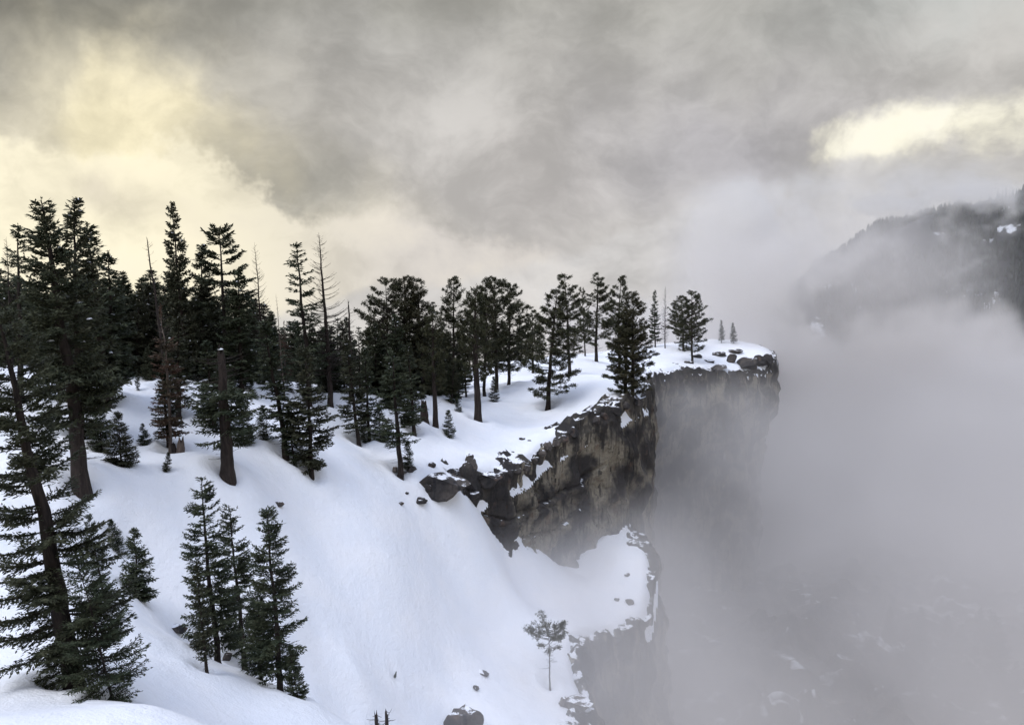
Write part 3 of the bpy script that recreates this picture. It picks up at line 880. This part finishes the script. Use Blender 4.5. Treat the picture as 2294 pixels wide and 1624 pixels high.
place('roundpine', (1551, 812), (1552, 650), 'pine with tall straight trunk, rightmost clear tree on the headland', 'pine_tree', w=1.02)
place('fir', (1616, 768), (1616, 715), 'faint small fir in the mist, left of two on the headland', w=1.0)
place('fir', (1644, 769), (1642, 722), 'faint small fir in the mist, right of two on the headland', w=1.2)
# lone pine by the lower ledge and the two dead stubs in the bowl
place('lonepine', (1232, 1537), (1226, 1400), 'small umbrella-topped pine alone on the misty lower ledge', 'pine_tree', rot=1.1, sink=0.1)

place('small', (884, 1514), (888, 1500), 'tip of a buried sapling alone in the lower snow bowl', 'small_fir', w=0.8)

# dense forest behind the crest
fr = random.Random(5)
top_line = ([-80, 0, 60, 160, 250, 350, 420, 520, 600, 650, 700, 760, 820, 900, 1000, 1060], [600, 600, 600, 590, 600, 590, 620, 640, 665, 700, 705, 705, 712, 700, 720, 760])
for i in range(120):
    px = -60 + 1110 * ((i * 0.61803) % 1.0)
    d = 100 + 62 * fr.random() ** 0.8 + max(0, px) * 0.024
    ty = np.interp(px, *top_line) + abs(fr.gauss(0, 1)) * 45
    k = fr.choice(['fir', 'wide', 'fir', 'wide', 'wide', 'sparse', 'redtop' if 560 < px < 760 else 'wide'])
    zone = ('left of the small snow knoll' if px < 250 else 'between the snow knoll and the thick broken snag' if px < 500 else
            'between the broken snag and the great bare tree' if px < 740 else 'between great bare tree and domed pine pair' if px < 900 else 'right of the domed pine pair')
    place(k, (px + fr.gauss(0, 4), 0), (px, ty), 'dark fir in the dense forest ' + zone, group='dense forest ' + zone, d=d,
          w=fr.uniform(0.95, 1.35), well=False)

for i, (px, d, ty) in enumerate([(1095, 235, 712), (1128, 250, 722), (1160, 242, 705), (1178, 262, 730), (1208, 255, 722), (1052, 215, 705), (1240, 270, 735), (1285, 268, 728)]):
    place(fr.choice(['fir', 'pine', 'roundpine']), (px, 0), (px, ty), 'small dark conifer just behind the plateau crest at centre right', 'conifer_tree', 'conifers behind the plateau crest', d=d, w=1.15, well=False)

for i in range(30):
    px = 300 + 720 * ((i * 0.61803 + 0.3) % 1.0)
    d = np.interp(px, [300, 420, 560, 720, 890, 1020], [105, 110, 116, 126, 138, 146]) + fr.uniform(-6, 5)
    x_, y_ = (px - 1147) / FPX * d, d
    zt_ = float(ground(x_, y_)) + fr.uniform(2.2, 6.5)
    ty = 610 - zt_ / d * FPX                                   # tip height as a photo row
    place(fr.choice(['bush', 'bush', 'small', 'column']), (px, 0), (px + fr.gauss(0, 2), ty), 'young dark fir at the foot of the dense forest, along the snow crest', 'small_fir',
          'young firs along the forest edge', d=d, w=fr.uniform(0.8, 1.15), well=False)
bz = np.where(near[:, 0] < at(1432, 1200, 137)[0] - 0.5, tpsB(near[:, 0] + 1.5, near[:, 1] - 1) - 4.0, -130.0)
bz = np.convolve(np.pad(bz, 6, 'edge'), np.ones(13) / 13, 'valid')
pxn = near[:, 0] / near[:, 1] * FPX + 1147
lift1 = 1.1 * sstep(1255, 1300, pxn) * sstep(1455, 1420, pxn) + 0.35
link('cliff_face', wall('cliff_face', near, None, bz, 3.0, 140, 9.5, 0.9, M['cliff'], CRACKS, 0.03, snowA, 0.0, lift1), kind='structure')
link('headland_cliff', wall('headland_cliff', far, None, np.full(len(far), -150.0), 23.0, 90, 9.0, 1.5, M['cliff'], None, 0.0, snowA, 4.5), kind='structure')
link('lower_cliff', wall('lower_cliff', rim2, None, np.full(len(rim2), -150.0), 41.0, 150, 8.0, 0.9, M['cliff'], None, 0.10, snowB), kind='structure')

link('snow_ground', build_snow(), kind='structure')


# ---------------------------------------------------------------- boulders, outcrops, stumps
import bmesh


def rock_mesh(seed, sub=3, cuts=13, rough=0.22):
    bm = bmesh.new(); bmesh.ops.create_icosphere(bm, subdivisions=sub, radius=1.0)
    me = bpy.data.meshes.new('rock'); bm.to_mesh(me); bm.free()
    v = np.empty(len(me.vertices) * 3); me.vertices.foreach_get('co', v); v = v.reshape(-1, 3)
    rs = np.random.RandomState(seed)
    for _ in range(cuts):
        n = rs.randn(3); n /= np.linalg.norm(n); c = rs.uniform(0.42, 0.8)
        d = v @ n; v -= np.where(d > c, d - c, 0)[:, None] * n
    v *= 1 + rough * fbm(v[:, 0] * 1.6 + seed, v[:, 1] * 1.6, v[:, 2] * 1.6, 4)[:, None] * 1.6
    v /= np.abs(v).max(0)
    me.vertices.foreach_set('co', v.astype(np.float32).ravel()); me.update()
    me.materials.append(M['boulder'])
    return me


ROCKS = [rock_mesh(50 + i * 7, 3 if i < 6 else 2) for i in range(10)]


def rock_at(name, px, py, wpx, hpx, k, parent=None, depth=0.8, rot=0.0, lift=0.25, origin=None, tilt=0.0):
    """px, py: middle of the rock's foot in the photo; wpx, hpx: its size there"""
    p, d = on_ground(px, py)
    o = link(name, ROCKS[k % len(ROCKS)], parent)
    u = d / FPX
    loc = Vector((p[0], p[1], p[2] + hpx * u * lift))
    o.location = loc - origin if origin is not None else loc
    o.scale = (wpx * u * 0.5, wpx * u * 0.5 * depth, hpx * u * 0.62)
    o.rotation_euler = (0, tilt, rot)
    return o


def boulder(px, py, wpx, hpx, k, label, group=None, **kw):
    o = rock_at('boulder', px, py, wpx, hpx, k, **kw)
    o['label'] = label; o['category'] = 'rock'
    if group: o['group'] = group
    return o


def outcrop(label, pieces, name='rock_outcrop'):
    p, d = on_ground(pieces[0][0], pieces[0][1])
    root = bpy.data.objects.new(name, None); COL.objects.link(root); root.location = p
    root['label'] = label; root['category'] = 'rock'
    for i, (px, py, w, h, k, rot, tilt) in enumerate(pieces):
        rock_at('rock', px, py, w, h, k, root, 0.7, rot, 0.25, Vector(p), tilt)
    return root


outcrop('large dark rock outcrop with snow in its hollow, left of the cliff top',
        [(995, 1102, 124, 62, 0, 0.3, 0.1), (1045, 1096, 64, 72, 1, 0.8, -0.2), (1058, 1062, 36, 44, 2, 1.4, 0.3), (1052, 1035, 26, 30, 5, 0.7, 0.2), (958, 1100, 40, 34, 3, 2.1, 0.0), (1015, 1068, 60, 24, 4, 0.4, -0.3)])
outcrop('dark rock rib breaking the snow at the bottom of the bowl',
        [(1040, 1640, 104, 96, 5, 0.3, 0.25), (1080, 1506, 46, 7, 4, 0.3, 0.35), (1067, 1545, 22, 12, 2, 1.2, 0.5), (1005, 1640, 60, 30, 3, 1.0, 0.0)])
outcrop('flat dark rock step below the small umbrella-topped pine',
        [(1290, 1583, 84, 34, 0, 0.1, 0.03), (1262, 1580, 30, 26, 6, 0.9, 0.0)])
outcrop('dark rocks round the foot of the feathery fir',
        [(920, 1060, 34, 20, 1, 0.5, 0.0), (884, 1056, 18, 14, 6, 1.2, 0.0), (903, 1062, 20, 10, 7, 0.2, 0.0)])
boulder(967, 1045, 20, 12, 6, 'small round boulder on the snow above the large dark outcrop')
boulder(1230, 963, 26, 12, 7, 'low dark rock alone in the snow below the rounded lobe')
boulder(1172, 988, 20, 10, 8, 'larger of two small dark stones on the snow above the cliff')
boulder(1186, 991, 11, 7, 9, 'smaller of two small dark stones on the snow above the cliff')
boulder(940, 1123, 44, 12, 4, 'long flat rock at the snow edge below the large dark outcrop', rot=0.2)
boulder(897, 1129, 17, 6, 6, 'flat stone at the left end below the large dark outcrop')
boulder(910, 1108, 13, 8, 7, 'tiny rock on the snow left of the large dark outcrop')
boulder(625, 1133, 24, 12, 8, 'single round dark rock on the open upper snow slope')
boulder(1098, 1082, 60, 36, 0, 'big dark block at the left end of the cliff rim')
boulder(1060, 1112, 34, 20, 3, 'rock at the very tip where the cliff begins')
boulder(1405, 1290, 16, 8, 7, 'small rock showing through the snow knob')
boulder(1382, 1345, 14, 8, 8, 'left of two small rocks near the lower rim of the snow knob')
boulder(1410, 1352, 22, 14, 9, 'right, larger of two small rocks near the lower rim of the snow knob')
boulder(395, 1412, 52, 22, 5, 'dark rock under the snow lip left of the gully firs')
boulder(505, 1478, 36, 18, 2, 'dark rock at the foot of the tallest gully fir')
rr = random.Random(9)
for i, (px, py, w, h) in enumerate([(1122, 1072, 22, 15), (1142, 1064, 26, 16), (1160, 1058, 20, 14), (1180, 1048, 22, 14), (1200, 1032, 26, 17), (1212, 1018, 24, 16), (1228, 1003, 26, 18), (1245, 994, 22, 14),
                                    (1262, 985, 30, 16), (1283, 972, 34, 24), (1296, 955, 30, 20), (1310, 940, 26, 16), (1330, 945, 34, 20), (1355, 935, 36, 22), (1378, 922, 34, 20), (1402, 912, 30, 20),
                                    (1426, 905, 24, 18)]):
    boulder(px, py, w, h, rr.randrange(10), 'dark rock along the snowy rim of the near cliff', 'rocks along the near cliff rim', rot=rr.random() * 6, tilt=rr.uniform(-.4, .4), lift=0.08)
for i, (px, py, w, h) in enumerate([(1562, 800, 30, 8), (1590, 812, 34, 10), (1612, 796, 46, 10), (1648, 790, 34, 12), (1640, 812, 24, 22), (1545, 815, 26, 12), (1672, 822, 64, 26), (1700, 815, 44, 24), (1722, 815, 30, 26), (1610, 826, 50, 12)]):
    boulder(px, py, w, h, rr.randrange(10), 'rock showing through the snow on the misty headland', 'rocks on the headland', rot=rr.random() * 6)


def stump(base, top, wpx, label, seed, twigs=0, name='stump', cat='stump', split=False):
    p, d = on_ground(*base)
    u = d / FPX; h = (base[1] - top[1]) * u; r = wpx * u * 0.5
    rs = np.random.RandomState(seed); acc = Acc()
    sides, rings = 14, 9
    dxp = (top[0] - base[0]) * u
    V = []
    th = np.linspace(0, 2 * math.pi, sides, endpoint=False)
    jag = 1 - (0.55 if split else 0.22) * rs.rand(sides)
    if split: jag[:4] = [1.0, 0.95, 0.8, 0.6]
    for k in range(rings):
        t_ = k / (rings - 1)
        rr_ = r * (1.15 - 0.6 * t_ ** 0.8) * (1 + 0.07 * rs.randn(sides))
        V.append(np.stack([np.cos(th) * rr_ + dxp * t_, np.sin(th) * rr_, (-0.12 + 1.12 * t_ * np.where(t_ > 0.5, 1 - (1 - jag) * (t_ - 0.5) * 2, 1)) * h], 1))
    i = np.arange(rings - 1)[:, None] * sides; j = np.arange(sides)[None]; k2 = (j + 1) % sides
    acc.add(np.concatenate(V), np.stack([i + j, i + k2, i + sides + k2, i + sides + j], -1).reshape(-1, 4))
    c = np.concatenate([V[-1], [[dxp, 0, h * 0.72]] * 1])
    acc.add(c, np.stack([np.arange(sides), (np.arange(sides) + 1) % sides, np.full(sides, sides), np.full(sides, sides)], -1))
    for q in range(twigs):
        a = rs.rand() * 6.28; z0 = h * rs.uniform(0.15, 0.95); e = np.array([math.cos(a), math.sin(a), rs.uniform(-0.3, 0.3)]); l = rs.uniform(0.4, 1.1)
        o_ = np.array([dxp * z0 / h, 0, z0]); tube(acc, [o_, o_ + e * l * 0.6, o_ + e * l + [0, 0, 0.08]], [0.035, 0.025, 0.008], 4)
    v, f = acc.arr()
    me = bpy.data.meshes.new(name); me.from_pydata(v.tolist(), [], [list(dict.fromkeys(q)) for q in f.tolist()]); me.update(); me.shade_smooth(); me.materials.append(M['bark'] if not split else M['pale_wood'])
    o = link(name, me); o.location = p; o['label'] = label; o['category'] = cat
    return o


stump((951, 947), (950, 892), 20, 'tapered broken stump standing left of the thick fir trunk', 3)
stump((404, 1018), (407, 974), 20, 'split pale stump with a sharp prong on the left slope', 5, split=True)
stump((392, 1016), (388, 990), 14, 'lower dark half of the split stump on the left slope', 6)
stump((846, 1650), (842, 1582), 11, 'bare dead stub at the bottom edge, left of the pair', 7, 16, 'dead_tree', 'tree')
stump((868, 1650), (866, 1580), 11, 'bare dead stub at the bottom edge, right of the pair', 8, 16, 'dead_tree', 'tree')

# ---------------------------------------------------------------- valley slope below the fog
vt = TPS([at(*p) for p in [(1430, 1800, 140), (1650, 1625, 172), (1900, 1610, 182), (2200, 1660, 186), (1700, 1460, 212), (2000, 1425, 228), (2230, 1470, 222), (1800, 1345, 270),
                           (2120, 1335, 285), (2450, 1500, 235), (1550, 1500, 215), (2050, 1900, 140), (1600, 1900, 135), (2500, 1900, 150)]], 3.0)
gx, gy = np.meshgrid(np.linspace(25, 190, 190), np.linspace(115, 330, 230), indexing='ij')
gz = vt(gx, gy) + 9.0 * fbm(gx / 34, gy / 34, 2.0, 3) + 5.5 * np.abs(fbm(gx / 13, gy / 13, 4.0, 3)) + 1.6 * np.round(fbm(gx / 7, gy / 7, 6.0, 2) * 3)
link('valley_slope', mesh('valley_slope', np.stack([gx, gy, gz], -1).reshape(-1, 3), grid_faces(190, 230), M['far_cliff']), kind='structure')


def valley_tree(px, py, h, label):
    r = ray(px, py); d = 120.0
    while d < 320 and r[2] * d > float(np.interp(d, [0, 1], [0, 0])) + float(vt(np.array(r[0] * d), np.array(d))): d += 1.0
    p = r * d
    wd, lf, sn, H = proto_mesh('fir', int(px))
    root = bpy.data.objects.new('fir_tree', None); COL.objects.link(root)
    s = h / H; root.location = p - np.array([0, 0, 2.0]); root.scale = (s * 1.1, s * 1.1, s); root.rotation_euler = (0, 0, px)
    root['label'] = label; root['category'] = 'tree'; root['group'] = 'misty firs on the valley slope'
    link('trunk', wd, root); link('crown', lf, root)


for (px, py, h) in [(2228, 1560, 22), (2215, 1500, 18), (2190, 1470, 15), (2150, 1530, 17), (2120, 1480, 14), (2270, 1610, 16), (2060, 1450, 13), (1990, 1440, 12), (2175, 1590, 18)]:
    valley_tree(px, py, h, 'ghostly fir on the misty valley slope at lower right')

# ---------------------------------------------------------------- far wooded mountain
mx, my = np.meshgrid(np.linspace(500, 3400, 170), np.linspace(2000, 3700, 120), indexing='ij')


def mountain(x, y):
    ridge = np.interp(x, [500, 900, 1150, 1450, 1620, 1800, 2200, 3400], [-160, -40, 110, 235, 300, 330, 420, 560])
    f = sstep(3900, 2000, y + 0.0 * x)
    front = np.clip((2750 - y) / 800, -1.2, 1)
    return ridge - 620 * np.clip(front, 0, 1) ** 1.1 - 260 * np.clip(-front, 0, 1.2) + 115 * fbm(x / 420, y / 420, 3.0, 4)


mz = mountain(mx, my)
m, t, b = material('mountain_ground', 0.9); M['mountain'] = m
p_ = geo_pos(t)
t.links.new(mixc(t, noise(t, p_, 0.012, 5, 0.6).step(0.60, 0.68), (0.03, 0.032, 0.036), (0.55, 0.57, 0.62)), b.inputs['Base Color'])
link('mountain', mesh('mountain', np.stack([mx, my, mz], -1).reshape(-1, 3), grid_faces(170, 120), m), kind='structure')
rs = np.random.RandomState(3)
NT = 20000
fx = rs.uniform(900, 2500, NT); fy = rs.uniform(2080, 2950, NT)
keep = fbm(fx / 90, fy / 90, 9.0, 3) > -0.22
fx, fy = fx[keep], fy[keep]; fz = mountain(fx, fy); n = len(fx)
hh = rs.uniform(16, 34, n); wv = hh * rs.uniform(0.13, 0.2, n)
th = np.arange(5) * 2 * math.pi / 5
V = np.zeros((n, 11, 3)); F = []
for k in range(5):
    V[:, k] = np.stack([fx + wv * math.cos(th[k]), fy + wv * math.sin(th[k]), fz + hh * 0.08], 1)
    V[:, 5 + k] = np.stack([fx + wv * 0.55 * math.cos(th[k] + .5), fy + wv * 0.55 * math.sin(th[k] + .5), fz + hh * 0.5], 1)
    k2 = (k + 1) % 5
    F += [(k, k2, 5 + k), (k2, 5 + k2, 5 + k), (5 + k, 5 + k2, 10)]
V[:, 10] = np.stack([fx, fy, fz + hh], 1)
F = (np.arange(n)[:, None, None] * 11 + np.array(F)[None]).reshape(-1, 3)
m, t, b = material('far_forest', 0.9)
b.inputs['Base Color'].default_value = (0.030, 0.036, 0.034, 1)
link('mountain_forest', mesh('mountain_forest', V.reshape(-1, 3), F, m, False), kind='stuff', label='dark forest covering the far mountainside seen through cloud', category='forest')

# ---------------------------------------------------------------- fog and cloud: volumes of varying density
def volume_material(name, color, aniso, k):
    m = bpy.data.materials.new(name); m.use_nodes = True; t = m.node_tree; t.nodes.clear()
    o = t.nodes.new('ShaderNodeOutputMaterial'); v = t.nodes.new('ShaderNodeVolumePrincipled')
    v.inputs['Color'].default_value = (*color, 1); v.inputs['Anisotropy'].default_value = aniso
    v.inputs['Density'].default_value = k
    t.links.new(v.outputs[0], o.inputs['Volume'])
    return m


def fog(name, lo, hi, res, field, mat, label):
    vd = bpy.data.volumes.new(name)
    o = bpy.data.objects.new(name, vd); COL.objects.link(o)
    vd.materials.append(mat)
    o['kind'] = 'stuff'; o['label'] = label; o['category'] = 'fog'
    g = bpy.data.node_groups.new(name, 'GeometryNodeTree')
    g.interface.new_socket('Geometry', in_out='INPUT', socket_type='NodeSocketGeometry')
    g.interface.new_socket('Geometry', in_out='OUTPUT', socket_type='NodeSocketGeometry')
    out = g.nodes.new('NodeGroupOutput'); vc = g.nodes.new('GeometryNodeVolumeCube'); sm = g.nodes.new('GeometryNodeSetMaterial')
    vc.inputs['Min'].default_value = lo; vc.inputs['Max'].default_value = hi
    for ax, r_ in zip('XYZ', res): vc.inputs['Resolution ' + ax].default_value = r_
    pos = g.nodes.new('GeometryNodeInputPosition').outputs[0]
    x, y, z = xyz(g, pos)
    g.links.new(field(g, pos, x, y, z).s, vc.inputs['Density'])
    sm.inputs['Material'].default_value = mat
    g.links.new(vc.outputs[0], sm.inputs[0]); g.links.new(sm.outputs[0], out.inputs[0])
    md = o.modifiers.new('fog', 'NODES'); md.node_group = g
    return o


def valley_fog(g, pos, x, y, z):
    n1 = noise(g, pos, 0.016, 5, 0.55)
    n2 = noise(g, pos, 0.040, 5, 0.65, 1.0)
    n = (n1 * 0.55 + n2 * 0.45).step(0.42, 0.60)
    ya = y.step(136.0, 168.0)
    n0 = noise(g, pos, 0.0065, 3, 0.5, 0.5)
    wv_ = y.step(275.0, 345.0)
    top = -27.0 + y.step(265.0, 245.0) * 5.0 + wv_ * (x.step(200.0, 80.0) * 22.0 - 10.0) + (n1 - 0.5) * 80.0 * wv_ + (n0 - 0.5) * 95.0 * wv_ + (n2 - 0.5) * 24.0
    hz_ = (top - z).step(0.0, 15.0)
    low = 1.0 + z.step(-45.0, -115.0) * (y.step(190.0, 280.0) * 2.4 + 0.25)
    farb = 1.0 + y.step(290.0, 400.0) * 2.5
    right = x.step(13.0, 25.0)
    d1 = ya * hz_ * low * farb * right * y.step(560.0, 440.0) * (n * 1.75 + 0.15) * 0.0082
    d2 = z.step(-31.0, -46.0) * y.step(62.0, 86.0) * (x.step(40.0, 20.0) * 0.75 + 0.25) * y.step(190.0, 150.0) * (x.step(2.0, 14.0) * 0.022 + x.step(-24.0, 0.0) * 0.050) * (n * 0.9 + 0.45)
    # loose veils past the tip of the headland
    d3 = y.step(280.0, 300.0) * y.step(350.0, 322.0) * x.step(46.0, 72.0) * x.step(190.0, 110.0) * z.step(34.0, -4.0) * (n * 0.5 + 0.5) * 0.045
    return d1 + d2 + d3


M['fog'] = volume_material('fog', (0.925, 0.90, 0.885), 0.25, 1.0)
fog('valley_fog', (-26, 60, -165), (330, 560, 46), (130, 180, 80), valley_fog, M['fog'], 'grey fog filling the valley beyond the cliff edge')


def mountain_cloud(g, pos, x, y, z):
    n1 = noise(g, pos, 0.0058, 6, 0.62, 1.0)
    n0 = noise(g, pos, 0.0016, 3, 0.5)
    zz = z + (n0 - 0.5) * 280.0
    cov = (x + (n0 - 0.5) * 300.0).step(860.0, 480.0) * 0.66
    cov = cov.max(zz.step(-190.0, -320.0) * 0.85)
    cov = cov.max(zz.step(130.0, 230.0) * 0.42)
    th = 0.622 - cov * 0.29
    return ((n1 - th).step(0.0, 0.10) * 0.016 + 0.00004) * z.step(235.0, 150.0) * x.step(400.0, 560.0)


M['cloud'] = volume_material('cloud', (0.91, 0.90, 0.895), 0.2, 1.0)
fog('mountain_cloud', (400, 1750, -420), (1750, 2330, 250), (140, 60, 70), mountain_cloud, M['cloud'], 'torn cloud drifting across the dark far mountain')
